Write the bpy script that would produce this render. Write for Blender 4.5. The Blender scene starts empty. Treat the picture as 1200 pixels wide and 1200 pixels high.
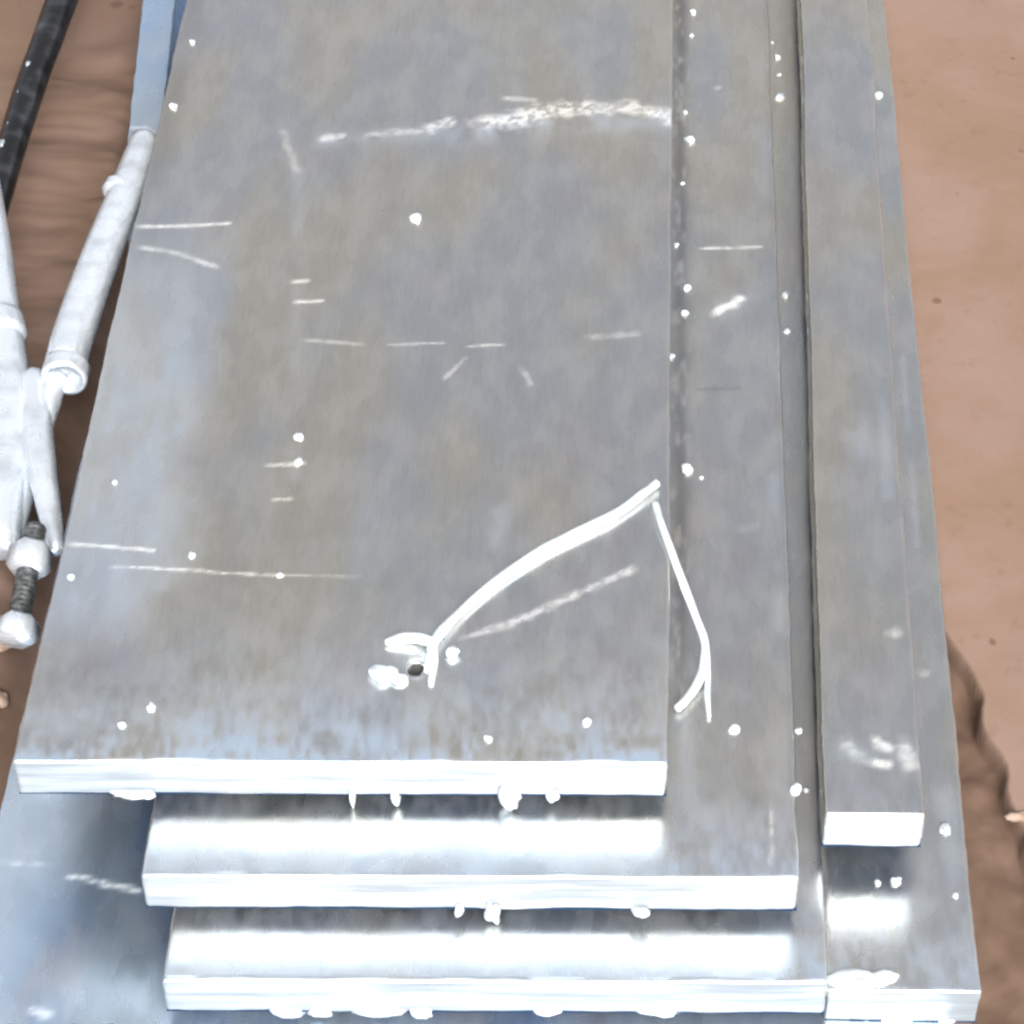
import bpy, math
import numpy as np
from mathutils import Matrix, Vector

scene = bpy.context.scene
COL = scene.collection
R = math.radians
MM = 0.001

# ------------------------------------------------------------------ camera
PITCH, YAW, FPX = R(45.0), R(-2.7), 3300.0
fw = np.array([math.sin(YAW) * math.cos(PITCH), math.cos(YAW) * math.cos(PITCH), -math.sin(PITCH)])
rt = np.array([math.cos(YAW), -math.sin(YAW), 0.0])
up = np.cross(rt, fw)
Z1 = 63.0                                   # top of the uppermost bar, mm
aim = fw + up * (-(905 - 600) / FPX)        # the ray through the middle of its front edge
CAM = np.array([0.0, 0.0, Z1]) - aim * 825.0
cd = bpy.data.cameras.new('camera')
cam = bpy.data.objects.new('camera', cd)
COL.objects.link(cam)
cam.matrix_world = Matrix(((rt[0], up[0], -fw[0], CAM[0] * MM), (rt[1], up[1], -fw[1], CAM[1] * MM),
                           (rt[2], up[2], -fw[2], CAM[2] * MM), (0, 0, 0, 1)))
cd.sensor_width = 36.0
cd.lens = FPX / 1200.0 * 36.0
cd.clip_start = 0.01
cd.clip_end = 200.0
scene.camera = cam

# ------------------------------------------------------------------ light
SUN_EL, SUN_AZ = R(43.0), R(14.0)           # azimuth: from straight behind the camera towards the right
w = bpy.data.worlds.new('World')
scene.world = w
w.use_nodes = True
nt = w.node_tree
bg = nt.nodes['Background']
sky = nt.nodes.new('ShaderNodeTexSky')
sky.sky_type = 'NISHITA'
sky.sun_disc = False
sky.sun_elevation = SUN_EL
sdir = np.array([math.sin(SUN_AZ) * math.cos(SUN_EL), -math.cos(SUN_AZ) * math.cos(SUN_EL), math.sin(SUN_EL)])
sky.sun_rotation = math.atan2(sdir[0], sdir[1])
sky.air_density = 0.4
sky.dust_density = 8.0
sky.ozone_density = 0.8
hs_ = nt.nodes.new('ShaderNodeHueSaturation')       # thin veil of cloud over the blue
hs_.inputs['Saturation'].default_value = 0.30
nt.links.new(sky.outputs[0], hs_.inputs['Color'])
nt.links.new(hs_.outputs[0], bg.inputs[0])
bg.inputs[1].default_value = 0.15
sl = bpy.data.lights.new('sun', 'SUN')
sl.energy = 1.0
sl.angle = R(16.0)
sl.color = (1.0, 0.985, 0.965)
so = bpy.data.objects.new('sun', sl)
COL.objects.link(so)
so.rotation_euler = Vector(sdir).to_track_quat('Z', 'Y').to_euler()
so.location = (0.6, -1.0, 1.2)
scene.view_settings.view_transform = 'Standard'
scene.view_settings.look = 'None'
scene.view_settings.gamma = 1.0
scene.view_settings.exposure = 1.34
scene.cycles.filter_width = 2.6
scene.cycles.use_denoising = True


# ------------------------------------------------------------------ helpers
def P(x, y, z):
    """the place (mm) where the photograph's point x, y lies on the level z"""
    d = fw + rt * ((x - 600) / FPX) + up * (-(y - 600) / FPX)
    return CAM + d * ((z - CAM[2]) / d[2])


_tab = np.random.RandomState(5).rand(256, 256)


def vnoise(x, y, seed=0):
    x = np.asarray(x, float) + seed * 17.37 + 500
    y = np.asarray(y, float) + seed * 9.71 + 500
    xi, yi = np.floor(x).astype(int), np.floor(y).astype(int)
    fx, fy = x - xi, y - yi
    fx = fx * fx * (3 - 2 * fx)
    fy = fy * fy * (3 - 2 * fy)
    g = lambda a, b: _tab[a & 255, b & 255]
    return (g(xi, yi) * (1 - fx) + g(xi + 1, yi) * fx) * (1 - fy) + (g(xi, yi + 1) * (1 - fx) + g(xi + 1, yi + 1) * fx) * fy


def fbm(x, y, seed=0, o=3):
    v, a, t = 0.0, 1.0, 0.0
    for k in range(o):
        v = v + a * vnoise(x * 2 ** k, y * 2 ** k, seed + k * 3)
        t += a
        a *= 0.5
    return v / t


def sstep(a, b, x):
    t = np.clip((x - a) / (b - a), 0, 1)
    return t * t * (3 - 2 * t)


def link_mesh(name, V, F, mats, parent=None, midx=None, wear_shade=None, smooth=True):
    V = np.asarray(V, float) * MM
    base = Vector((0, 0, 0))
    if parent is None:                       # a thing made of one mesh: origin at its base
        b = np.array([(V[:, 0].min() + V[:, 0].max()) / 2, (V[:, 1].min() + V[:, 1].max()) / 2, V[:, 2].min()])
        V = V - b
        base = Vector(b)
    else:
        b = np.array(parent['_o'])
        V = V - b
    me = bpy.data.meshes.new(name)
    if isinstance(F, np.ndarray):
        n, k = F.shape
        me.vertices.add(len(V))
        me.vertices.foreach_set('co', V.astype(np.float32).ravel())
        me.loops.add(n * k)
        me.loops.foreach_set('vertex_index', F.astype(np.int32).ravel())
        me.polygons.add(n)
        me.polygons.foreach_set('loop_start', np.arange(0, n * k, k, dtype=np.int32))
        me.update(calc_edges=True)
    else:
        me.from_pydata([tuple(v) for v in V], [], F)
    for m in (mats if isinstance(mats, (list, tuple)) else [mats]):
        me.materials.append(m)
    if midx is not None:
        me.polygons.foreach_set('material_index', np.asarray(midx, np.int32))
    me.polygons.foreach_set('use_smooth', np.full(len(me.polygons), smooth))
    if wear_shade is not None:
        ca = me.color_attributes.new('wear_shade', 'FLOAT_COLOR', 'POINT')
        c = np.ones((len(V), 4), np.float32)
        c[:, :3] = wear_shade
        ca.data.foreach_set('color', c.ravel())
    me.update()
    o = bpy.data.objects.new(name, me)
    COL.objects.link(o)
    if parent is not None:
        o.parent = parent
    else:
        o.location = base
    o['_o'] = [float(q) for q in (base if parent is None else b)]
    return o


def tag(o, label, cat, group=None, kind=None):
    o['label'] = label
    o['category'] = cat
    if group:
        o['group'] = group
    if kind:
        o['kind'] = kind
    return o


def thing(name, base, label, cat, group=None):
    o = bpy.data.objects.new(name, None)
    o.empty_display_size = 0.005
    COL.objects.link(o)
    o.location = [q * MM for q in base]
    o['_o'] = [q * MM for q in base]
    return tag(o, label, cat, group)


def catmull(pts, n=8):
    pts = np.asarray(pts, float)
    p = np.vstack([2 * pts[0] - pts[1], pts, 2 * pts[-1] - pts[-2]])
    out = []
    for i in range(1, len(p) - 2):
        for t in np.linspace(0, 1, n, endpoint=False):
            out.append(0.5 * (2 * p[i] + (p[i + 1] - p[i - 1]) * t + (2 * p[i - 1] - 5 * p[i] + 4 * p[i + 1] - p[i + 2]) * t * t
                              + (3 * p[i] - p[i - 1] - 3 * p[i + 1] + p[i + 2]) * t ** 3))
    out.append(p[-2])
    return np.array(out)


def sweep(pts, rad, sides=12, n=8, rough=0.0, seed=0, bore=0.0, squash=1.0):
    """a round rod along points (mm), radius per point; bore > 0 leaves its last end open like a pipe"""
    pts = np.asarray(pts, float)
    rad = np.broadcast_to(np.asarray(rad, float), (len(pts),))
    C = catmull(np.column_stack([pts, rad]), n)
    c, r = C[:, :3], C[:, 3]
    T = np.gradient(c, axis=0)
    T /= np.linalg.norm(T, axis=1)[:, None]
    ref = np.array([0, 0, 1.0])
    rings = []
    a = np.linspace(0, 2 * math.pi, sides, endpoint=False)
    for i in range(len(c)):
        s = np.cross(T[i], ref)
        s /= np.linalg.norm(s) + 1e-9
        u = np.cross(s, T[i])
        k = 1 + rough * (vnoise(np.cos(a) * 2 + i * 0.35, np.sin(a) * 2 + i * 0.12, seed) - 0.5) * 2
        rings.append(c[i] + (np.cos(a)[:, None] * s + np.sin(a)[:, None] * u * squash) * (r[i] * k)[:, None])
    e0, e1 = 0.25 * r[0], 0.25 * r[-1]

    def shrink(ring, cen, f, d):
        return cen + (ring - cen) * f + d
    seq = [shrink(rings[0], c[0], 0.02, -T[0] * e0), shrink(rings[0], c[0], 0.75, -T[0] * e0)] + rings
    if bore > 0:
        seq += [shrink(rings[-1], c[-1], bore, T[-1] * 0), shrink(rings[-1], c[-1], bore * 0.97, -T[-1] * r[-1] * 3), shrink(rings[-1], c[-1], 0.02, -T[-1] * r[-1] * 3.1)]
    else:
        seq += [shrink(rings[-1], c[-1], 0.75, T[-1] * e1), shrink(rings[-1], c[-1], 0.02, T[-1] * e1)]
    V = np.vstack(seq)
    m = len(seq)
    F = []
    for i in range(m - 1):
        for j in range(sides):
            k = (j + 1) % sides
            F.append((i * sides + j, i * sides + k, (i + 1) * sides + k, (i + 1) * sides + j))
    return V, np.array(F)


def blob(cen, rx, ry, rz, seed=0, rough=0.25, nu=14, nv=9):
    th = np.linspace(0, 2 * math.pi, nu, endpoint=False)
    ph = np.linspace(0.04, math.pi - 0.04, nv)
    V = []
    for p in ph:
        x, y, z = np.sin(p) * np.cos(th), np.sin(p) * np.sin(th), np.full(nu, np.cos(p))
        k = 1 + rough * (vnoise(x * 1.6 + z * 1.1, y * 1.6 - z * 0.7, seed) - 0.5) * 2
        V.append(np.column_stack([x * rx * k, y * ry * k, z * rz * k]) + cen)
    V = np.vstack(V)
    F = [(i * nu + j, (i + 1) * nu + j, (i + 1) * nu + (j + 1) % nu, i * nu + (j + 1) % nu) for i in range(nv - 1) for j in range(nu)]
    return V, np.array(F)


def join(*parts):
    V, F, n = [], [], 0
    for v, f in parts:
        V.append(v)
        F.append(f + n)
        n += len(v)
    return np.vstack(V), np.vstack(F)


# ------------------------------------------------------------------ materials
class Mat:
    def __init__(s, name):
        s.m = bpy.data.materials.new(name)
        s.m.use_nodes = True
        s.t = s.m.node_tree
        s.b = s.t.nodes['Principled BSDF']
        s.co = s.t.nodes.new('ShaderNodeTexCoord').outputs['Object']

    def node(s, typ, **kw):
        n = s.t.nodes.new(typ)
        for k, v in kw.items():
            setattr(n, k, v)
        return n

    def put(s, sock, v):
        if isinstance(v, bpy.types.NodeSocket):
            s.t.links.new(v, sock)
        else:
            sock.default_value = v

    def noise(s, scale, detail=3, rough=0.5, stretch=(1, 1, 1), dist=0.0, off=(0, 0, 0)):
        mp = s.node('ShaderNodeMapping')
        mp.inputs['Scale'].default_value = stretch
        mp.inputs['Location'].default_value = off
        s.t.links.new(s.co, mp.inputs[0])
        n = s.node('ShaderNodeTexNoise')
        n.inputs['Scale'].default_value = scale
        n.inputs['Detail'].default_value = detail
        n.inputs['Roughness'].default_value = rough
        n.inputs['Distortion'].default_value = dist
        s.t.links.new(mp.outputs[0], n.inputs['Vector'])
        return n.outputs[0]

    def rng(s, v, a, b, c=0.0, d=1.0):
        n = s.node('ShaderNodeMapRange')
        n.interpolation_type = 'SMOOTHSTEP'
        for i, q in enumerate((v, a, b, c, d)):
            s.put(n.inputs[i], q)
        return n.outputs[0]

    def math(s, op, a, b):
        n = s.node('ShaderNodeMath', operation=op)
        s.put(n.inputs[0], a)
        s.put(n.inputs[1], b)
        return n.outputs[0]

    def mix(s, f, a, b):
        n = s.node('ShaderNodeMix', data_type='RGBA')
        s.put(n.inputs[0], f)
        s.put(n.inputs[6], a if isinstance(a, bpy.types.NodeSocket) else (*a, 1))
        s.put(n.inputs[7], b if isinstance(b, bpy.types.NodeSocket) else (*b, 1))
        return n.outputs[2]

    def bump(s, h, strength, dist):
        n = s.node('ShaderNodeBump')
        n.inputs['Strength'].default_value = strength
        n.inputs['Distance'].default_value = dist
        s.t.links.new(h, n.inputs['Height'])
        s.t.links.new(n.outputs[0], s.b.inputs['Normal'])

    def set(s, **kw):
        for k, v in kw.items():
            sock = s.b.inputs[k.replace('_', ' ')]
            s.put(sock, v if isinstance(v, bpy.types.NodeSocket) or not isinstance(v, tuple) else (*v, 1))
        return s.m


def zinc_top(name, warm=(0.82, 0.765, 0.635), cool=(0.73, 0.74, 0.72), metal=0.985, bright=(0.86, 0.83, 0.76)):
    """dull galvanised rolled face: soft hue patches, long rolling streaks, bloom, grime, painted shade and reflection from the wear layer"""
    m = Mat(name)
    at = m.node('ShaderNodeAttribute', attribute_name='wear_shade')
    sp = m.node('ShaderNodeSeparateColor')
    m.t.links.new(at.outputs['Color'], sp.inputs[0])
    mark, bloom_sheen, grime_shade = sp.outputs[0], sp.outputs[1], sp.outputs[2]
    a = m.noise(17, 1, 0.4, (1.8, 0.8, 1))
    c = m.mix(m.rng(a, 0.36, 0.64), warm, cool)
    a2 = m.noise(34, 2, 0.5, (1.5, 0.7, 1), off=(3, 5, 1))
    c = m.mix(m.rng(a2, 0.5, 0.8, 0, 0.6), c, (0.76, 0.69, 0.66))
    a3 = m.noise(60, 2, 0.5, (1.7, 0.8, 1), off=(7, 2, 1))
    c = m.mix(m.rng(a3, 0.35, 0.8, 0, 0.4), c, bright)
    f = m.noise(1100, 3, 0.7, (1, 0.12, 1))
    c = m.mix(m.rng(f, 0.4, 0.75, 0, 0.17), c, (0.36, 0.35, 0.33))
    c = m.mix(grime_shade, c, (0.20, 0.205, 0.22))
    c = m.mix(bloom_sheen, c, (0.53, 0.64, 0.76))
    c = m.mix(mark, c, (0.70, 0.71, 0.69))
    rough = m.rng(a3, 0.3, 0.7, 0.23, 0.31)
    rough = m.math('ADD', rough, m.math('MULTIPLY', grime_shade, 0.25))
    met = m.math('SUBTRACT', m.math('SUBTRACT', m.math('SUBTRACT', metal, m.math('MULTIPLY', grime_shade, 0.0)), m.math('MULTIPLY', mark, 0.6)), m.math('MULTIPLY', bloom_sheen, 0.2))
    m.bump(m.noise(160, 3, 0.5, (1.2, 0.5, 1)), 0.06, 0.001)
    return m.set(Base_Color=c, Roughness=rough, Metallic=met)


def zinc_end(name, base=(0.27, 0.305, 0.335), rough=0.45, met=0.3):
    """thick bright zinc left on cut ends, drips and wires"""
    m = Mat(name)
    a = m.noise(160, 3, 0.6, (0.12, 0.6, 2.2))
    c = m.mix(m.rng(a, 0.42, 0.72), base, tuple(q * 0.72 for q in base))
    m.bump(m.noise(500, 2, 0.5), 0.10, 0.0003)
    return m.set(Base_Color=c, Roughness=m.rng(a, 0.3, 0.7, rough - 0.08, rough + 0.08), Metallic=met)


M_TOP = zinc_top('galvanised_face')
M_SHEET = zinc_top('galvanised_sheet_face', (0.46, 0.55, 0.62), (0.36, 0.54, 0.79), 0.92, (0.52, 0.64, 0.76))
m = Mat('gap_shade_underside')
a = m.noise(60, 3, 0.5)
M_UNDER = m.set(Base_Color=m.mix(a, (0.012, 0.04, 0.10), (0.025, 0.07, 0.15)), Roughness=0.55, Metallic=0.5)  # near-black blue puts the shade of the gaps into the underside colour
M_END = zinc_end('bright_zinc')
M_WIRE = zinc_end('zinc_wire', (0.50, 0.55, 0.58), 0.45, 0.2)
M_TUBE = zinc_end('zinc_tube', (0.60, 0.65, 0.70), 0.28, 0.6)
m = Mat('black_steel')
a = m.noise(90, 2, 0.5)
M_BLACK = m.set(Base_Color=m.mix(m.rng(a, 0.45, 0.7), (0.09, 0.088, 0.086), (0.20, 0.20, 0.205)), Roughness=0.28, Metallic=1.0)
m = Mat('grey_thread')
a = m.noise(400, 3, 0.6)
M_DARK = m.set(Base_Color=m.mix(m.rng(a, 0.4, 0.7), (0.05, 0.055, 0.055), (0.16, 0.17, 0.17)), Roughness=0.4, Metallic=0.6)
m = Mat('packed_soil')
a, b_, c_ = m.noise(14, 4, 0.6, dist=0.3), m.noise(120, 4, 0.65), m.noise(700, 3, 0.7)
c = m.mix(m.rng(a, 0.35, 0.65), (0.146, 0.095, 0.068), (0.165, 0.113, 0.091))
c = m.mix(m.rng(b_, 0.55, 0.8, 0, 0.5), c, (0.1, 0.061, 0.039))
c = m.mix(m.rng(c_, 0.6, 0.8, 0, 0.35), c, (0.209, 0.156, 0.126))
d_ = m.noise(95, 1, 0.4, off=(4, 4, 4))
c = m.mix(m.rng(d_, 0.74, 0.78), c, (0.10, 0.06, 0.045))
at = m.node('ShaderNodeAttribute', attribute_name='wear_shade')
c = m.mix(m.math('MULTIPLY', at.outputs['Fac'], 0.85), c, (0.068, 0.041, 0.027))   # wet crumbly soil in the sunken strip; stack shade painted on the left soil
m.bump(m.noise(600, 5, 0.75), 0.22, 0.0006)
M_SOIL = m.set(Base_Color=c, Roughness=0.95, Specular_IOR_Level=0.15)
m = Mat('stone')
a = m.noise(180, 4, 0.6)
M_STONE = m.set(Base_Color=m.mix(m.rng(a, 0.4, 0.65), (0.22, 0.165, 0.13), (0.15, 0.10, 0.07)), Roughness=0.9)

# ------------------------------------------------------------------ levels (mm)
T = 15.0
ZS = 0.0                    # top of the large sheet below
Z3, Z2 = 21.0, 42.0         # tops of the third and second wide bars
Z4, Z5 = 15.0, 43.0         # right-hand bar on the sheet, narrow bar above it


def quad(z, fl, fr, bl=None, br=None):
    A, B = P(*fl, z)[:2], P(*fr, z)[:2]
    if br is not None:
        Cc = P(*br, z)[:2]
        D = P(*bl, z)[:2] if bl is not None else Cc + (A - B)
    else:
        D = P(*bl, z)[:2]
        Cc = D + (B - A)
    return A, B, Cc, D


def seg_dist(X, Y, pts):
    best = np.full(X.shape, 1e9)
    arc = np.zeros(X.shape)
    tot = 0.0
    for (ax, ay), (bx, by) in zip(pts[:-1], pts[1:]):
        L = math.hypot(bx - ax, by - ay) + 1e-9
        t = np.clip(((X - ax) * (bx - ax) + (Y - ay) * (by - ay)) / L / L, 0, 1)
        d = np.hypot(X - ax - t * (bx - ax), Y - ay - t * (by - ay))
        q = d < best
        best[q] = d[q]
        arc[q] = (tot + t * L)[q]
        tot += L
    return best, arc / tot


def bar(name, q, ztop, thick, label, cat, group=None, ext=1.3, res=1.0, marks=(), hole=None, seed=0, r=1.1,
        mat=None, end=None, bloom_sheen=None, grime_shade=None, front_bloom=0.8, lip=0.4, parent=None):
    """one flat bar as a rounded box with a finely divided, slightly uneven skin"""
    A, B, Cc, D = [np.array(p) for p in q]
    W = float(np.linalg.norm(B - A))
    L0 = float((np.linalg.norm(D - A) + np.linalg.norm(Cc - B)) / 2)
    L = L0 * ext
    eo = [-r, -r * 0.5, 0, r * 0.3, r * 0.65, r]
    sides = list(np.arange(-thick + 1.2, -r - 0.4, 1.2))
    s = [-thick] + sides + eo + list(np.arange(r + res, W - r - res * 0.4, res)) + [W - e for e in reversed(eo)] + [W - v for v in reversed(sides)] + [W + thick]
    t = [-thick] + sides + eo + list(np.arange(r + res, L - r, res)) + [L - r * 0.4, L, L + thick]
    if hole:
        hp = P(hole[0], hole[1], ztop)[:2]
        ex, ey = (B - A) / W, (D - A) / np.linalg.norm(D - A)
        M2 = np.linalg.inv(np.column_stack([ex, ey]))
        hs, ht = M2 @ (hp - A)
        HR = hole[2] * 2.2
        s = [v for v in s if abs(v - (hs - HR)) > 0.35 and abs(v - (hs + HR)) > 0.35] + [hs - HR, hs + HR]
        t = [v for v in t if abs(v - (ht - HR)) > 0.35 and abs(v - (ht + HR)) > 0.35] + [ht - HR, ht + HR]
    s, t = np.array(sorted(s)), np.array(sorted(t))
    S, TT = np.meshgrid(s, t)
    sh = S.shape
    S, TT = S.ravel(), TT.ravel()

    def place(S, TT):
        zz = -np.maximum.reduce([-S, S - W, -TT, TT - L, np.zeros_like(S)])
        p = np.column_stack([np.clip(S, 0, W), np.clip(TT, 0, L), np.clip(zz, -thick, 0)])
        qn = np.column_stack([np.clip(p[:, 0], r, W - r), np.clip(p[:, 1], r, L - r), np.clip(p[:, 2], -thick + r, -r)])
        d = p - qn
        n = np.linalg.norm(d, axis=1)[:, None] + 1e-9
        p = qn + d / n * np.minimum(n, r)
        nn = d / n
        x, y, z = p.T
        wob = (fbm(x / 40 + seed, y / 70 + z / 9, seed) - 0.5) * 0.5
        near = np.exp(-np.maximum(y, 0) / 26)
        fine = (fbm(x / 3.1 + z / 5, y / 9 + z / 3.5, seed + 2) - 0.5) * (0.08 + 0.07 * near)
        ends = (nn[:, 1] < -0.3) * ((fbm(x / 16.0, z / 9.0, seed + 5) - 0.5) * 0.9)
        p[:, 2] += lip * np.exp(-np.maximum(y, 0) / 6.0) * (p[:, 2] > -2)
        p = p + nn * (wob * (np.abs(nn[:, 2]) > 0.5) + fine + ends)[:, None]
        p[:, 0] += (fbm(y / 60, 0 * y + 7, seed + 12, 2) - 0.5) * 1.5 + (np.abs(nn[:, 0]) > 0.3) * np.sign(nn[:, 0]) * (fbm(y / 7, z / 9, seed + 13) - 0.5) * 0.6
        u, v = p[:, 0] / W, p[:, 1] / L0
        xy = (A[None] * (1 - u)[:, None] + B[None] * u[:, None]) * (1 - v)[:, None] + (D[None] * (1 - u)[:, None] + Cc[None] * u[:, None]) * v[:, None]
        return np.column_stack([xy, ztop + p[:, 2]]), nn
    V, N = place(S, TT)
    nx, ny = sh[1], sh[0]
    I = np.arange(nx * ny).reshape(ny, nx)
    F = np.stack([I[:-1, :-1], I[:-1, 1:], I[1:, 1:], I[1:, :-1]], -1).reshape(-1, 4)
    sc = (S[F].mean(1))
    tc = (TT[F].mean(1))
    outs = (sc < 0) | (sc > W)
    outt = (tc < 0) | (tc > L)
    keep = ~(outs & outt)
    if hole:
        keep &= ~((np.abs(sc - hs) < HR) & (np.abs(tc - ht) < HR))
    F = F[keep]
    midx = ((tc[keep] < -r * 0.3)).astype(int)
    # underside
    zb = ztop - thick
    far = lambda a, b: a + (b - a) * ext
    n0 = len(V)
    V = np.vstack([V, [[*A, zb], [*B, zb], [*far(B, Cc), zb], [*far(A, D), zb]]])
    N = np.vstack([N, [[0, 0, -1]] * 4])
    F = np.vstack([F, [[n0 + 3, n0 + 2, n0 + 1, n0]]])
    midx = np.append(midx, 2)
    S = np.append(S, [0] * 4)
    TT = np.append(TT, [0] * 4)
    if hole:
        si = [i for i in range(nx) if abs(s[i] - hs) < HR + 1e-6]
        ti = [i for i in range(ny) if abs(t[i] - ht) < HR + 1e-6]
        loop = [I[ti[0], i] for i in si] + [I[j, si[-1]] for j in ti[1:]] + [I[ti[-1], i] for i in reversed(si[:-1])] + [I[j, si[0]] for j in reversed(ti[1:-1])]
        loop = np.array(loop)
        ang = np.arctan2(TT[loop] - ht, S[loop] - hs)
        prev = loop
        for k, (rr, dz) in enumerate([(1.7, 0.0), (1.35, 0.25), (1.12, 0.5), (1.0, 0.2), (0.97, -0.8), (0.97, -thick + 0.3)]):
            rad = hole[2] * rr
            ss, tt = hs + np.cos(ang) * rad, ht + np.sin(ang) * rad
            pv, pn = place(ss, tt)
            pv[:, 2] += dz
            ids = np.arange(len(V), len(V) + len(loop))
            V = np.vstack([V, pv])
            N = np.vstack([N, pn])
            S, TT = np.append(S, ss), np.append(TT, tt)
            a, b = prev, ids
            F = np.vstack([F, np.stack([a, np.roll(a, -1), np.roll(b, -1), b], -1)])
            midx = np.append(midx, [0] * len(loop))
            prev = ids
    # wear layer: R white marks, G bloom plus painted reflection, B grime plus painted shade
    wear_shade = np.zeros((len(V), 3))
    X, Y = V[:, 0], V[:, 1]
    top = N[:, 2] > 0.6
    near = np.exp(-np.maximum(TT, 0) / 22.0)
    st = fbm(S / 1.6 + TT / 15.0, TT / 5.0, seed + 20, 4)
    st2 = fbm(S / 13.0, TT / 10.0, seed + 21, 3)
    G = front_bloom * np.clip(near * 1.5 * sstep(0.22, 0.86, st * 0.5 + st2 * 0.6), 0, 1)
    if bloom_sheen is not None:
        G = np.maximum(G, bloom_sheen(S, TT, W))
    Bc = np.zeros(len(V)) if grime_shade is None else grime_shade(S, TT, W)
    Rm = np.zeros(len(V))
    ragged = fbm(S / 1.7, TT / 1.7, seed + 30, 3)
    for mk in marks:
        kind, pts, wid, strength, broken = mk
        pw = np.array([P(x, y, ztop)[:2] for x, y in pts])
        wm = wid * 0.25 * 0.5
        sel = (X > pw[:, 0].min() - wm * 3) & (X < pw[:, 0].max() + wm * 3) & (Y > pw[:, 1].min() - wm * 3) & (Y < pw[:, 1].max() + wm * 3)
        if not sel.any():
            continue
        d, arc = seg_dist(X[sel], Y[sel], pw)
        ed = wm * (0.55 + 0.9 * vnoise(S[sel] / 3.0, TT[sel] / 3.0, seed + 31))
        val = 0.72 * strength * (1 - sstep(ed * 0.2, ed * 1.5, d))
        val = val * np.clip(1 - broken * sstep(0.42, 0.62, ragged[sel]) * 1.2, 0, 1) * (sstep(0, 0.08, arc) * 0.6 + 0.4)
        if kind == 'bloom_sheen':
            big = fbm(X[sel] / 7.0, Y[sel] / 13.0, seed + 33, 3)
            val = 0.6 * strength * np.exp(-(d / (wm * 0.9)) ** 2) * sstep(0.25, 0.65, big)
        if kind == 'dark':
            Bc[sel] = np.maximum(Bc[sel], val)
        elif kind == 'bloom_sheen':
            G[sel] = np.maximum(G[sel], val)
        else:
            Rm[sel] = np.maximum(Rm[sel], val)
            V[np.where(sel)[0], 2] += val * 0.15
    wear_shade[:, 0], wear_shade[:, 1], wear_shade[:, 2] = Rm * top, np.clip(G, 0, 1) * top, np.clip(Bc, 0, 1)
    return_o = link_mesh(name, V, F, [mat or M_TOP, end or M_END, M_UNDER], parent, midx, wear_shade)
    if parent is None:
        tag(return_o, label, cat, group)
    return return_o


_k = [0]


def bead(par, x, y, z, d=9, flat=0.6, name='zinc_bead', mat=None):
    """a round drop of zinc sitting on a bar"""
    _k[0] += 1
    r_ = d * 0.125
    p = P(x, y, z)
    V, F = blob((p[0], p[1], z + r_ * flat * 0.35), r_, r_ * 1.1, r_ * flat, _k[0] * 7, 0.5, 12, 8)
    return link_mesh(name, V, F, mat or M_WIRE, par)


def drip(par, x, y, z, wpx, hmm, depth=2.2, name='zinc_drip'):
    """a frozen run of zinc hanging from the lower front edge of a bar; x, y on its front face at level z"""
    _k[0] += 1
    p = P(x, y, z)
    V, F = blob((p[0], p[1] + 1.3, z - hmm * 0.3), wpx * 0.125, depth, hmm * 0.85, _k[0], 0.45, 14, 9)
    return link_mesh(name, V, F, M_WIRE, par)


# ------------------------------------------------------------------ ground
ZG = -12.5
ax = P(1152, 1163, Z4)[:2]
bx = P(1036, 0, Z4)[:2]
crev_px = [(1100, 735), (1116, 765), (1128, 782), (1138, 800), (1150, 840), (1163, 880), (1176, 915), (1187, 950), (1196, 985), (1210, 1030), (1235, 1100), (1270, 1180), (1330, 1260)]
crev = np.array([P(x, y, ZG + 7)[:2] for x, y in crev_px])
sheet_l0 = P(2, 935, ZS)[:2]
sheet_l1 = P(222, 0, ZS)[:2]


def ground_z(X, Y, damp_shade=False):
    z = np.full(X.shape, ZG)
    # raised slab to the right, its broken edge along crev
    cx = np.interp(Y, crev[::-1, 1], crev[::-1, 0])
    barx = ax[0] + (bx[0] - ax[0]) * (Y - ax[1]) / (bx[1] - ax[1])
    cx = cx + (vnoise(Y / 15.0, 0 * Y, 4) - 0.5) * 5.0 + (vnoise(Y / 6.3, 0 * Y + 3, 5) - 0.5) * 1.8
    cx = np.where(Y > crev[0, 1], barx - 3.0, cx)
    slab = sstep(-0.7, 0.9, X - cx)
    z = z + slab * (9.5 + (fbm(X / 60, Y / 60, 8) - 0.5) * 1.2)
    low = (1 - slab) * (X > barx)
    z = z + low * ((fbm(X / 17 + 2, Y / 17, 12, 2) - 0.4) * 4.0)
    # soil heaped up on the left
    lx = sheet_l0[0] + (sheet_l1[0] - sheet_l0[0]) * (Y - sheet_l0[1]) / (sheet_l1[1] - sheet_l0[1])
    h = sstep(1.0, 16.0, lx - X) * sstep(sheet_l0[1] - 4, sheet_l0[1] + 12, Y)
    z = z + h * (14 + (fbm(X / 14, Y / 14, 6, 4) - 0.5) * 7)
    z = z + (fbm(X / 5, Y / 5, 9, 3) - 0.5) * (0.22 + 0.8 * low)
    return (z, np.clip(low * (0.45 + 0.75 * fbm(X / 9, Y / 14, 44)) + sstep(-95, -112, X + 26 * (fbm(X / 30, Y / 30, 47) - 0.5) - 0.04 * Y) * (0.35 + 0.5 * fbm(X / 22, Y / 7, 45)) * (slab < 0.5), 0, 1)) if damp_shade else z  # second term paints the stack's shade on the left soil


def axis(lo, hi, step, far):
    inner = np.arange(lo, hi, step)
    out = [hi]
    d = step * 2
    while out[-1] < far:
        out.append(out[-1] + d)
        d *= 1.35
    neg = [lo - (v - hi) for v in out[1:]][::-1]
    return np.array(neg + list(inner) + out)


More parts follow.
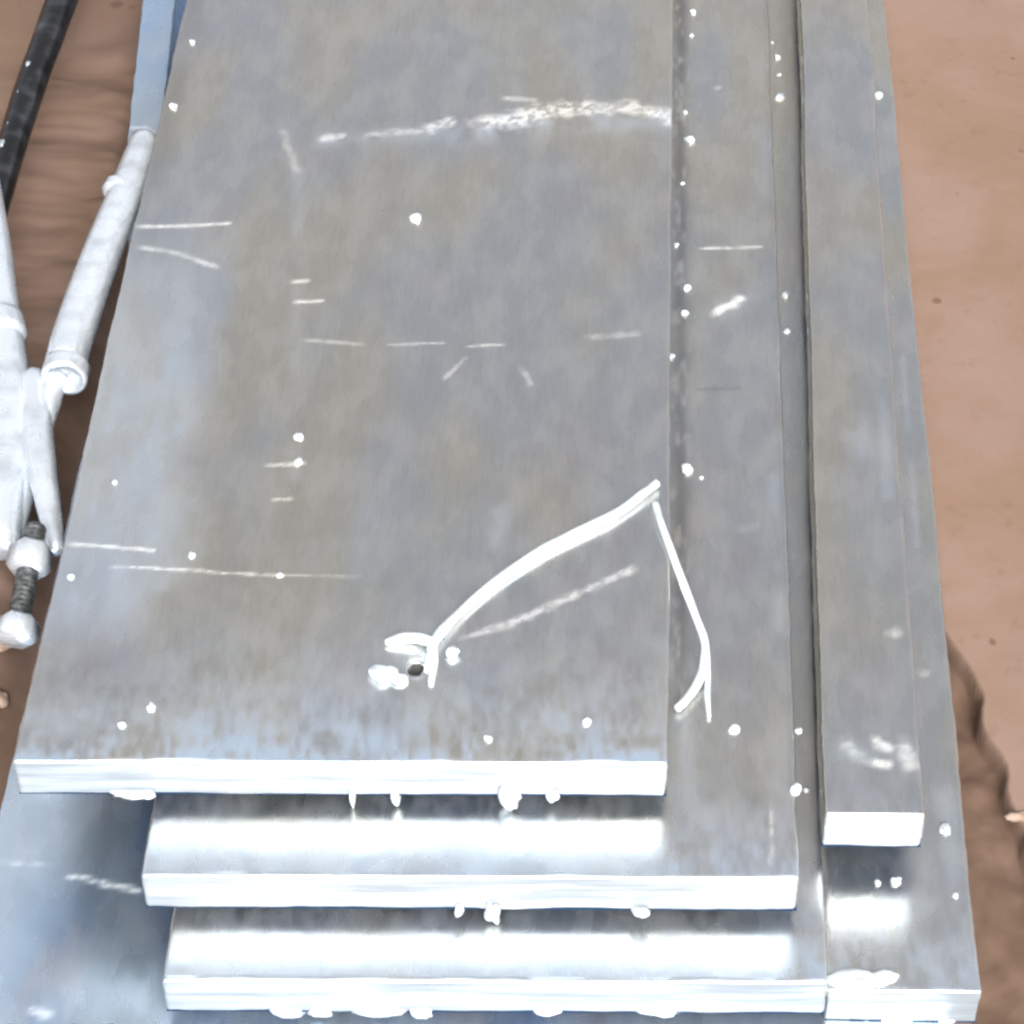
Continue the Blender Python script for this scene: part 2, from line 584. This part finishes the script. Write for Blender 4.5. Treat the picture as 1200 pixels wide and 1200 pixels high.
gx, gy = axis(-175, 185, 0.8, 6000), axis(-130, 420, 1.3, 6000)
GX, GY = np.meshgrid(gx, gy)
GZ, damp_shade = ground_z(GX.ravel(), GY.ravel(), True)
V = np.column_stack([GX.ravel(), GY.ravel(), GZ])
I = np.arange(GX.size).reshape(GX.shape)
F = np.stack([I[:-1, :-1], I[:-1, 1:], I[1:, 1:], I[1:, :-1]], -1).reshape(-1, 4)
g = link_mesh('ground', V, F, M_SOIL, None, None, np.column_stack([damp_shade] * 3))
g['kind'] = 'structure'
g['label'] = 'hard packed brown soil around the stack of bars'
del V, F


def gz(x, y):
    return float(ground_z(np.array([x]), np.array([y]))[0])


# ------------------------------------------------------------------ the stack
SF = P(600, 1290, ZS)
qs = (P(-60, 1290, ZS)[:2], P(1122, 1290, ZS)[:2], P(1018, 0, ZS)[:2], sheet_l1)
# front left corner on the line of the left edge
dl = (sheet_l1 - sheet_l0) / (sheet_l1[1] - sheet_l0[1])
qs = (sheet_l0 + dl * (SF[1] - sheet_l0[1]), qs[1], qs[2], sheet_l1)
sheet = bar('galvanised_plate', qs, ZS, 11.5, 'widest bluish galvanised plate lying flat on the soil under the whole stack', 'plate', None, res=1.6,
            seed=1, mat=M_SHEET,
            marks=[('white', [(78, 1027), (100, 1030), (125, 1037), (163, 1044)], 9, 0.9, 0.5), ('white', [(35, 1183), (55, 1190)], 12, 0.7, 0.3),
                   ('white', [(0, 1010), (60, 1015)], 8, 0.35, 0.6)],
            bloom_sheen=lambda S, t, W: 0.75 * sstep(34, 10, S + 14 * (fbm(S / 12, t / 20, 56) - 0.5)) * (0.7 + 0.3 * fbm(S / 4, t / 12, 55)))

q3 = quad(Z3, (190, 1150), (971, 1153), None, (941, 0))
q2 = quad(Z2, (166, 1027), (938, 1031), None, (899, 0))
q1 = quad(Z1, (15, 892), (783, 895), (218, 0), (789, 0))
q5 = quad(Z5, (967, 955), (1085, 956), (938, 0), (1017, 0))
r3, r3b = q3[1], q3[2]
q4 = (P(972, 1162, Z4)[:2], P(1151, 1164, Z4)[:2], P(1036, 0, Z4)[:2], None)
left4 = r3 + (r3b - r3) * ((q4[0][1] - r3[1]) / (r3b[1] - r3[1])) + np.array([0.25, 0])
left4b = r3 + (r3b - r3) * ((q4[2][1] - r3[1]) / (r3b[1] - r3[1])) + np.array([0.25, 0])
q4 = (left4, q4[1], q4[2], left4b)

GRP = 'wide flat bars in the stack'
b3 = bar('flat_bar', q3, Z3, T, 'lowest of the three wide flat bars, its bright end nearest the bottom edge', 'flat bar', GRP, res=1.1, seed=3, bloom_sheen=lambda S, t, W: 0.65 * sstep(30, 6, t) * sstep(W - 4, W - 14, S),  # bright front strip: reflection of the bar end above, painted in
         grime_shade=lambda S, t, W: 0.16 * sstep(W - 13, W - 8, S) * sstep(8, 50, t) * sstep(0.2, 0.5, fbm(S / 3, t / 12, 71)))  # painted shade in the channel beside the narrow bar
b2 = bar('flat_bar', q2, Z2, T, 'middle one of the three wide flat bars, under the bar with the hole', 'flat bar', GRP, res=1.0, seed=4, bloom_sheen=lambda S, t, W: 0.65 * sstep(30, 6, t) * sstep(W - 36, W - 42, S),  # painted ledge reflection, ending at the top bar's right edge
         marks=[('white', [(820, 291), (892, 290)], 5, 0.8, 0.3), ('white', [(836, 368), (850, 360), (868, 350)], 15, 0.95, 0.25),
                ('bloom_sheen', [(820, 370), (880, 350)], 40, 0.4, 0.3), ('dark', [(815, 456), (868, 455)], 5, 0.8, 0.1),
                ('white', [(838, 103), (842, 103)], 8, 0.4, 0.2), ('bloom_sheen', [(870, 620), (905, 612)], 16, 0.4, 0.4),
                ('bloom_sheen', [(925, 930), (915, 980)], 26, 0.6, 0.5), ('white', [(903, 1020), (905, 930)], 4, 0.4, 0.6),
                ('bloom_sheen', [(905, 560), (915, 740)], 22, 0.4, 0.2), ('bloom_sheen', [(800, 850), (815, 1000)], 40, 0.5, 0.4)],
         grime_shade=lambda S, t, W: np.maximum(0.85 * np.exp(-((S - (W - 35.0)) / 3.4) ** 2) * sstep(25, 90, t), 0.35 * sstep(W - 3, W, S)) * sstep(0.15, 0.5, fbm(S / 2, t / 9, 72)))  # dark band is shade painted beside the top bar's right edge
b1 = bar('flat_bar', q1, Z1, T, 'topmost wide flat bar, with a round hole near its front end', 'flat bar', GRP, res=0.85, seed=6, hole=(488, 785, 2.7), front_bloom=1.0, lip=-0.12,
         marks=[('white', [(375, 163), (400, 160)], 16, 0.55, 0.4), ('white', [(430, 158), (505, 152)], 16, 0.4, 0.6),
                ('white', [(497, 152), (528, 143)], 26, 0.7, 0.6), ('white', [(560, 145), (610, 138), (650, 130), (690, 126)], 38, 0.8, 0.7),
                ('white', [(590, 115), (625, 117)], 10, 0.5, 0.3), ('white', [(690, 128), (745, 126), (785, 138)], 30, 0.75, 0.5), ('bloom_sheen', [(540, 160), (650, 145), (780, 140)], 60, 0.7, 0.5), ('bloom_sheen', [(380, 165), (530, 155)], 40, 0.5, 0.5),
                ('white', [(160, 266), (215, 265), (268, 262)], 7, 0.75, 0.25), ('white', [(162, 290), (205, 296), (255, 314)], 9, 0.5, 0.4),
                ('white', [(342, 331), (360, 329)], 7, 0.7, 0.2), ('white', [(346, 354), (378, 353)], 6, 0.9, 0.1),
                ('white', [(80, 637), (120, 640), (180, 645)], 6, 0.8, 0.25), ('white', [(130, 664), (225, 668), (262, 672), (332, 675)], 5, 0.75, 0.5),
                ('white', [(332, 675), (425, 676)], 4, 0.4, 0.5), 
                ('white', [(320, 586), (340, 585)], 5, 0.6, 0.1), ('white', [(310, 546), (355, 543)], 7, 0.6, 0.4),
                ('white', [(355, 398), (425, 404)], 6, 0.35, 0.5), ('white', [(455, 404), (520, 402)], 4, 0.5, 0.4), ('white', [(548, 406), (590, 404)], 5, 0.6, 0.4),
                ('white', [(520, 445), (545, 420)], 7, 0.35, 0.5), ('white', [(610, 430), (622, 450)], 8, 0.3, 0.5), ('white', [(690, 395), (745, 392)], 12, 0.25, 0.5),
                ('white', [(560, 742), (620, 722), (690, 690), (742, 668)], 13, 0.62, 0.55), ('white', [(540, 748), (600, 732)], 10, 0.5, 0.4),
                ('bloom_sheen', [(428, 815), (410, 855)], 16, 0.7, 0.4), ('bloom_sheen', [(405, 862), (445, 866)], 14, 0.7, 0.4), ('bloom_sheen', [(470, 800), (455, 880)], 22, 0.6, 0.4),
                ('bloom_sheen', [(560, 800), (570, 880)], 50, 0.6, 0.4), ('bloom_sheen', [(40, 840), (130, 860)], 60, 0.6, 0.4), ('bloom_sheen', [(240, 820), (330, 850)], 50, 0.4, 0.6),
                ('white', [(330, 150), (348, 200)], 14, 0.25, 0.5), ('bloom_sheen', [(350, 200), (345, 560)], 24, 0.32, 0.6),
                ('bloom_sheen', [(585, 600), (580, 640)], 30, 0.45, 0.5), ('bloom_sheen', [(430, 600), (415, 680)], 40, 0.2, 0.6)],
         bloom_sheen=lambda S, t, W: 0.62 * sstep(46, 25, S + 16 * (fbm(t / 14, S / 30, 61) - 0.5)) * sstep(30, 70, t) * sstep(300, 150, t) * (0.55 + 0.6 * fbm(S / 4, t / 14, 60)),
         grime_shade=lambda S, t, W: 0.30 * sstep(14, 3, S) * sstep(180, 300, t))
b4 = bar('flat_bar', q4, Z4, T, 'narrower flat bar along the right side of the stack beside the bare soil', 'flat bar', None, res=1.1, seed=8,
         marks=[('bloom_sheen', [(1108, 930), (1130, 1130)], 30, 0.5, 0.5), ('white', [(1080, 788), (1082, 789)], 18, 0.3, 0.2), ('bloom_sheen', [(1058, 420), (1075, 640)], 10, 0.4, 0.3),
                ('white', [(1002, 1055), (1020, 1050)], 9, 0.4, 0.4)])
b5 = bar('flat_bar', q5, Z5, T, 'narrowest flat bar, its white end sticking out above the right-hand bar', 'flat bar', None, res=1.0, seed=9, front_bloom=0.25,
         marks=[('white', [(990, 870), (1004, 885)], 20, 0.4, 0.4), ('white', [(1024, 866), (1040, 876)], 16, 0.85, 0.15), ('white', [(1022, 893), (1040, 896)], 14, 0.85, 0.15),
                ('white', [(1062, 872), (1066, 896)], 22, 0.6, 0.3), ('bloom_sheen', [(995, 880), (1075, 885)], 46, 0.6, 0.3), ('bloom_sheen', [(1035, 440), (1040, 580)], 20, 0.45, 0.3),
                ('bloom_sheen', [(1000, 490), (1010, 530)], 40, 0.4, 0.3), ('white', [(1044, 743), (1050, 743)], 16, 0.5, 0.2)])
# packing bar hidden in the gap under the narrow bar
fa = q5[0] + (q5[3] - q5[0]) * 0.16
fb = q5[1] + (q5[2] - q5[1]) * 0.16
bar('packing_bar', (fa + [3, 0], fb - [3, 0], q5[2] - [3, 0], q5[3] + [3, 0]), Z5 - T, Z5 - T - Z4, 'thin packing bar set back in the dark gap under the narrowest flat bar', 'flat bar', None, ext=1.28, res=4, seed=11)
# bar on edge at the far left
q7 = quad(42.0, (141, 222), (180, 222), (168, 0), (207, 0))
b7 = bar('edge_bar', q7, 42.0, 54.0, 'narrow pale blue bar standing on edge along the far left of the topmost bar', 'flat bar', None, res=1.0, seed=12, r=0.9, mat=M_SHEET,
         marks=[('white', [(150, 150), (170, 150), (186, 162)], 10, 0.6, 0.3), ('bloom_sheen', [(160, 160), (150, 215)], 24, 0.8, 0.3)], front_bloom=1.0, bloom_sheen=lambda S, t, W: 0.35 + 0 * S)

# spacers of zinc that keep the bars apart: runs hanging from the front ends
for x, wd, h in ((150, 50, 1.2), (172, 18, 0.9), (462, 13, 5.0), (596, 26, 5.6), (412, 8, 5.0), (648, 16, 2.6)):
    drip(b1, x, 931 + (x - 15) * 0.005, Z1 - T + 1, wd, h)
for x, wd, h in ((538, 10, 1.8), (577, 20, 4.8), (750, 20, 1.3)):
    drip(b2, x, 1066 + (x - 165) * 0.009, Z2 - T + 1, wd, h)
for x, wd, h in ((338, 44, 2.4), (372, 30, 3.8), (440, 56, 2.6), (492, 26, 3.4), (640, 30, 1.2), (770, 60, 2.0)):
    drip(b3, x, 1184 + (x - 190) * 0.004, Z3 - T + 1, wd, h)
for x, wd, h in ((1048, 40, 3.4), (1110, 20, 2.0)):
    drip(b4, x, 1195, Z4 - T + 1, wd, h)
for x, y, d in ((487, 256, 15), (225, 50, 10), (203, 125, 12), (350, 512, 11), (350, 541, 13), (178, 828, 12), (225, 651, 9), (328, 675, 8), (688, 847, 10), (135, 565, 7),
                (440, 793, 0), (84, 676, 9), (572, 866, 10), (143, 850, 9)):
    if d:
        bead(b1, x, y, Z1, d)
for x, y, d in ((812, 14, 11), (810, 42, 7), (808, 164, 16), (803, 132, 8), (800, 215, 7), (792, 288, 9), (805, 338, 11), (802, 368, 12), (787, 418, 10), (804, 550, 15), (860, 855, 13),
                (936, 857, 10), (933, 925, 14), (822, 560, 5)):
    bead(b2, x, y, Z2, d)
for x, y, d in ((912, 67, 13), (914, 115, 15), (913, 88, 7), (905, 50, 5), (920, 346, 11), (922, 388, 10), (903, 350, 9), (945, 926, 8)):
    bead(b3, x, y, Z3, d)
for x, y, d in ((1050, 1034, 14), (1028, 1035, 9), (1108, 972, 14), (1029, 112, 13), (1120, 1050, 7)):
    bead(b4, x, y, Z4, d)
# rough lump on the front corner where the two low bars meet
p = P(1005, 1150, Z4)
link_mesh('zinc_lump', *join(blob((p[0] - 1, p[1], Z4 + 0.6), 7.5, 3.5, 1.7, 91, 0.5), blob((p[0] + 7, p[1] + 1, Z4 + 0.2), 5, 3, 1.2, 92, 0.5)), M_WIRE, b4)

# ------------------------------------------------------------------ tie wire through the hole
zt = Z1 + 0.3


def W_(x, y, dz):
    return P(x, y, zt + dz)


wire = thing('tie_wire', W_(505, 770, 0), 'white zinc-coated tie wire threaded through the hole and bent over the bar edge', 'wire')
V, F = sweep([P(497, 790, Z1 - 6), P(500, 790, Z1 - 1), W_(505, 768, 1.6), W_(511, 748, 1.5), W_(545, 712, 1.0), W_(600, 668, 1.0), W_(656, 634, 1.1), W_(715, 606, 1.1), W_(747, 584, 1.3), W_(770, 566, 1.6)],
             [1.2, 1.3, 1.55, 1.7, 1.5, 1.6, 1.8, 1.65, 1.5, 1.45], 12, 8, 0.14, 3)
link_mesh('wire_strand', V, F, M_WIRE, wire)
V, F = sweep([W_(768, 590, 1.0), W_(778, 622, 1.8), P(796, 672, Z1 - 1), P(815, 722, Z2 + 10), P(826, 755, Z2 + 6), P(822, 790, Z2 + 3), P(808, 815, Z2 + 2), P(793, 830, Z2 + 1.7)],
             [1.1, 1.25, 1.3, 1.3, 1.35, 1.5, 1.4, 1.4], 12, 8, 0.14, 4)
link_mesh('wire_tail', V, F, M_WIRE, wire)
V, F = sweep([P(826, 752, Z2 + 5.5), P(829, 785, Z2 + 2), P(829, 815, Z2 + 1.2), P(831, 840, Z2 + 0.8)], [1.2, 1.1, 1.0, 0.7], 10, 6, 0.14, 5)
link_mesh('wire_spur', V, F, M_WIRE, wire)
V, F = sweep([W_(452, 753, 0.8), W_(470, 748, 1.6), W_(490, 748, 2.0), W_(506, 752, 2.2)], [0.9, 1.7, 1.8, 1.5], 10, 6, 0.2, 6)
link_mesh('wire_loop', V, F, M_WIRE, wire)
V, F = join(blob(W_(450, 789, 0.8), 4.2, 3.2, 2.0, 41, 0.35), blob(W_(468, 795, 0.5), 3.4, 2.0, 1.0, 42, 0.35))
link_mesh('wire_end', V, F, M_WIRE, wire)
V, F = blob(W_(531, 764, 1.0), 2.0, 2.1, 1.6, 43, 0.3)
link_mesh('wire_end', V, F, M_WIRE, wire)
V, F = sweep([P(506, 752, Z1 + 2), P(508, 775, Z1 + 1.4), P(505, 800, Z1 + 0.6)], [1.6, 1.5, 0.9], 10, 6, 0.2, 7)
link_mesh('wire_loop', V, F, M_WIRE, wire)

# ------------------------------------------------------------------ the things on the left
V, F = sweep([P(170, 165, 49), P(151, 218, 50), P(118, 300, 48), P(88, 385, 45), P(76, 428, 44)], [5.6, 6.4, 7.0, 7.3, 7.3], 20, 8, 0.02, 8, bore=0.7)
tube = link_mesh('galvanised_tube', V, F, M_TUBE)
tag(tube, 'straight white galvanised tube leaning along the left edge of the topmost bar', 'tube')
V, F = sweep([P(79, 428, 44), P(75, 444, 43.6)], [8.0, 8.0], 20, 4, 0.04, 9, bore=0.75)
link_mesh('end_collar', V, F, M_TUBE, tube)
V, F = sweep([P(140, 228, 49.5), P(143, 222, 49.7)], [6.9, 6.9], 20, 4, 0.05, 10)
link_mesh('joint_ring', V, F, M_TUBE, tube)
V, F = sweep([P(68, 440, 42), P(56, 472, 39), P(42, 510, 36), P(26, 560, 33), P(10, 620, 30)], [3.6, 4.4, 5.2, 5.6, 5.6], 16, 8, 0.06, 11)
link_mesh('inner_rod', V, F, M_TUBE, tube)

V, F = sweep([P(-18, 205, 40), P(-6, 290, 41), P(3, 380, 40), P(12, 460, 38), P(10, 540, 35), P(-2, 640, 32)], [5.5, 6.0, 6.6, 7.2, 7.4, 7.2], 20, 8, 0.02, 12)
tube2 = link_mesh('bent_tube', V, F, M_TUBE)
tag(tube2, 'bent white galvanised tube at the left picture edge below the black rod', 'tube')
V, F = sweep([P(1, 375, 40), P(4, 395, 39.8)], [8.2, 8.2], 20, 4, 0.05, 13)
link_mesh('joint_ring', V, F, M_TUBE, tube2)

V, F = sweep([P(40, 445, 38), P(45, 520, 39), P(54, 580, 38), P(66, 645, 34)], [5.6, 5.4, 4.4, 3.0], 16, 8, 0.08, 14)
tag(link_mesh('pale_rod', V, F, M_TUBE), 'short bluish white rod tapering down beside the left edge of the topmost bar', 'rod')

V, F = sweep([P(100, -110, 36), P(72, 0, 36), P(38, 95, 36), P(8, 190, 36), P(-20, 290, 35)], [6.6, 6.4, 6.1, 5.8, 5.6], 18, 10, 0.05, 15)
tag(link_mesh('black_rod', V, F, M_BLACK), 'shiny black steel rod crossing the top left corner over the soil', 'rod')

rod_ = [o for o in bpy.data.objects if o.name == 'black_rod'][0]
for x, y, d in ((53, 26, 12), (46, 46, 8), (34, 76, 15), (22, 108, 10), (10, 146, 9), (3, 168, 16)):
    p = P(x, y, 41)
    _k[0] += 1
    V, F = blob((p[0], p[1], 41), d * 0.10, d * 0.16, d * 0.08, _k[0], 0.3, 10, 7)
    link_mesh('rod_glint', V, F, M_END, rod_)  # small pale blobs standing in for sparkling highlights on the rod

# bolt with nut
pn, ph = P(35, 655, 40), P(20, 738, 34)
ax_ = (ph - pn) / np.linalg.norm(ph - pn)
bolt = thing('hex_bolt', (pn[0], pn[1], 24), 'short galvanised bolt with white nut and head beside the left edge of the topmost bar', 'bolt')


def hexa(c, axd, rad, h, bev=0.8):
    s_ = np.cross(axd, [0, 0, 1.0])
    s_ /= np.linalg.norm(s_)
    u_ = np.cross(s_, axd)
    rings = []
    for f, k in ((-h / 2, 0.82), (-h / 2 + bev, 1), (h / 2 - bev, 1), (h / 2, 0.82)):
        rings.append([c + axd * f + (math.cos(i * math.pi / 3 + 0.3) * s_ + math.sin(i * math.pi / 3 + 0.3) * u_) * rad * k for i in range(6)])
    V = np.array(rings).reshape(-1, 3)
    F = [(i * 6 + j, i * 6 + (j + 1) % 6, i * 6 + 6 + (j + 1) % 6, i * 6 + 6 + j) for i in range(3) for j in range(6)]
    F += [tuple(range(5, -1, -1)), tuple(range(18, 24))]
    return V, F


Vh, Fh = hexa(pn, ax_, 7.4, 10.0, 1.6)
link_mesh('nut', Vh, Fh, M_TUBE, bolt)
Vh, Fh = hexa(ph, ax_, 7.2, 8.0, 1.6)
link_mesh('bolt_head', Vh, Fh, M_TUBE, bolt)
thr = [pn - ax_ * 12 + ax_ * k * 0.9 for k in range(44)]
V, F = sweep(thr, [3.6 + (0.14 if k % 2 else -0.10) for k in range(44)], 14, 2, 0.0, 16)
link_mesh('threaded_shank', V, F, M_DARK, bolt)

# ------------------------------------------------------------------ loose bits on the soil
rs = np.random.RandomState(11)


def stone(px, py, zguess, d, label, group=None, name='soil_clod', mat=None, k=(1, 1, 0.65)):
    _k[0] += 1
    p = P(px, py, zguess)
    z = gz(p[0], p[1])
    p = P(px, py, z)
    z = gz(p[0], p[1])
    r_ = d * 0.125
    V, F = blob((p[0], p[1], z + r_ * k[2] * 0.55), r_ * k[0], r_ * k[1], r_ * k[2], _k[0] + 100, 0.65, 18, 12)
    return tag(link_mesh(name, V, F, mat or M_SOIL), label, 'stone' if name == 'stone' else ('chip' if name == 'wood_chip' else 'clod'), group)


stone(6, 775, 12, 26, 'pale beige stone at the left picture edge, upper of two', None, 'stone', M_STONE)
stone(2, 838, 10, 26, 'pale beige stone at the left picture edge, lower of two', None, 'stone', M_STONE)
stone(1192, 976, -4, 30, 'light tan wood chip lying on the soil at the right picture edge', None, 'wood_chip', M_STONE, (1.1, 0.5, 0.3))
for o in bpy.data.objects:
    if '_o' in o:
        del o['_o']
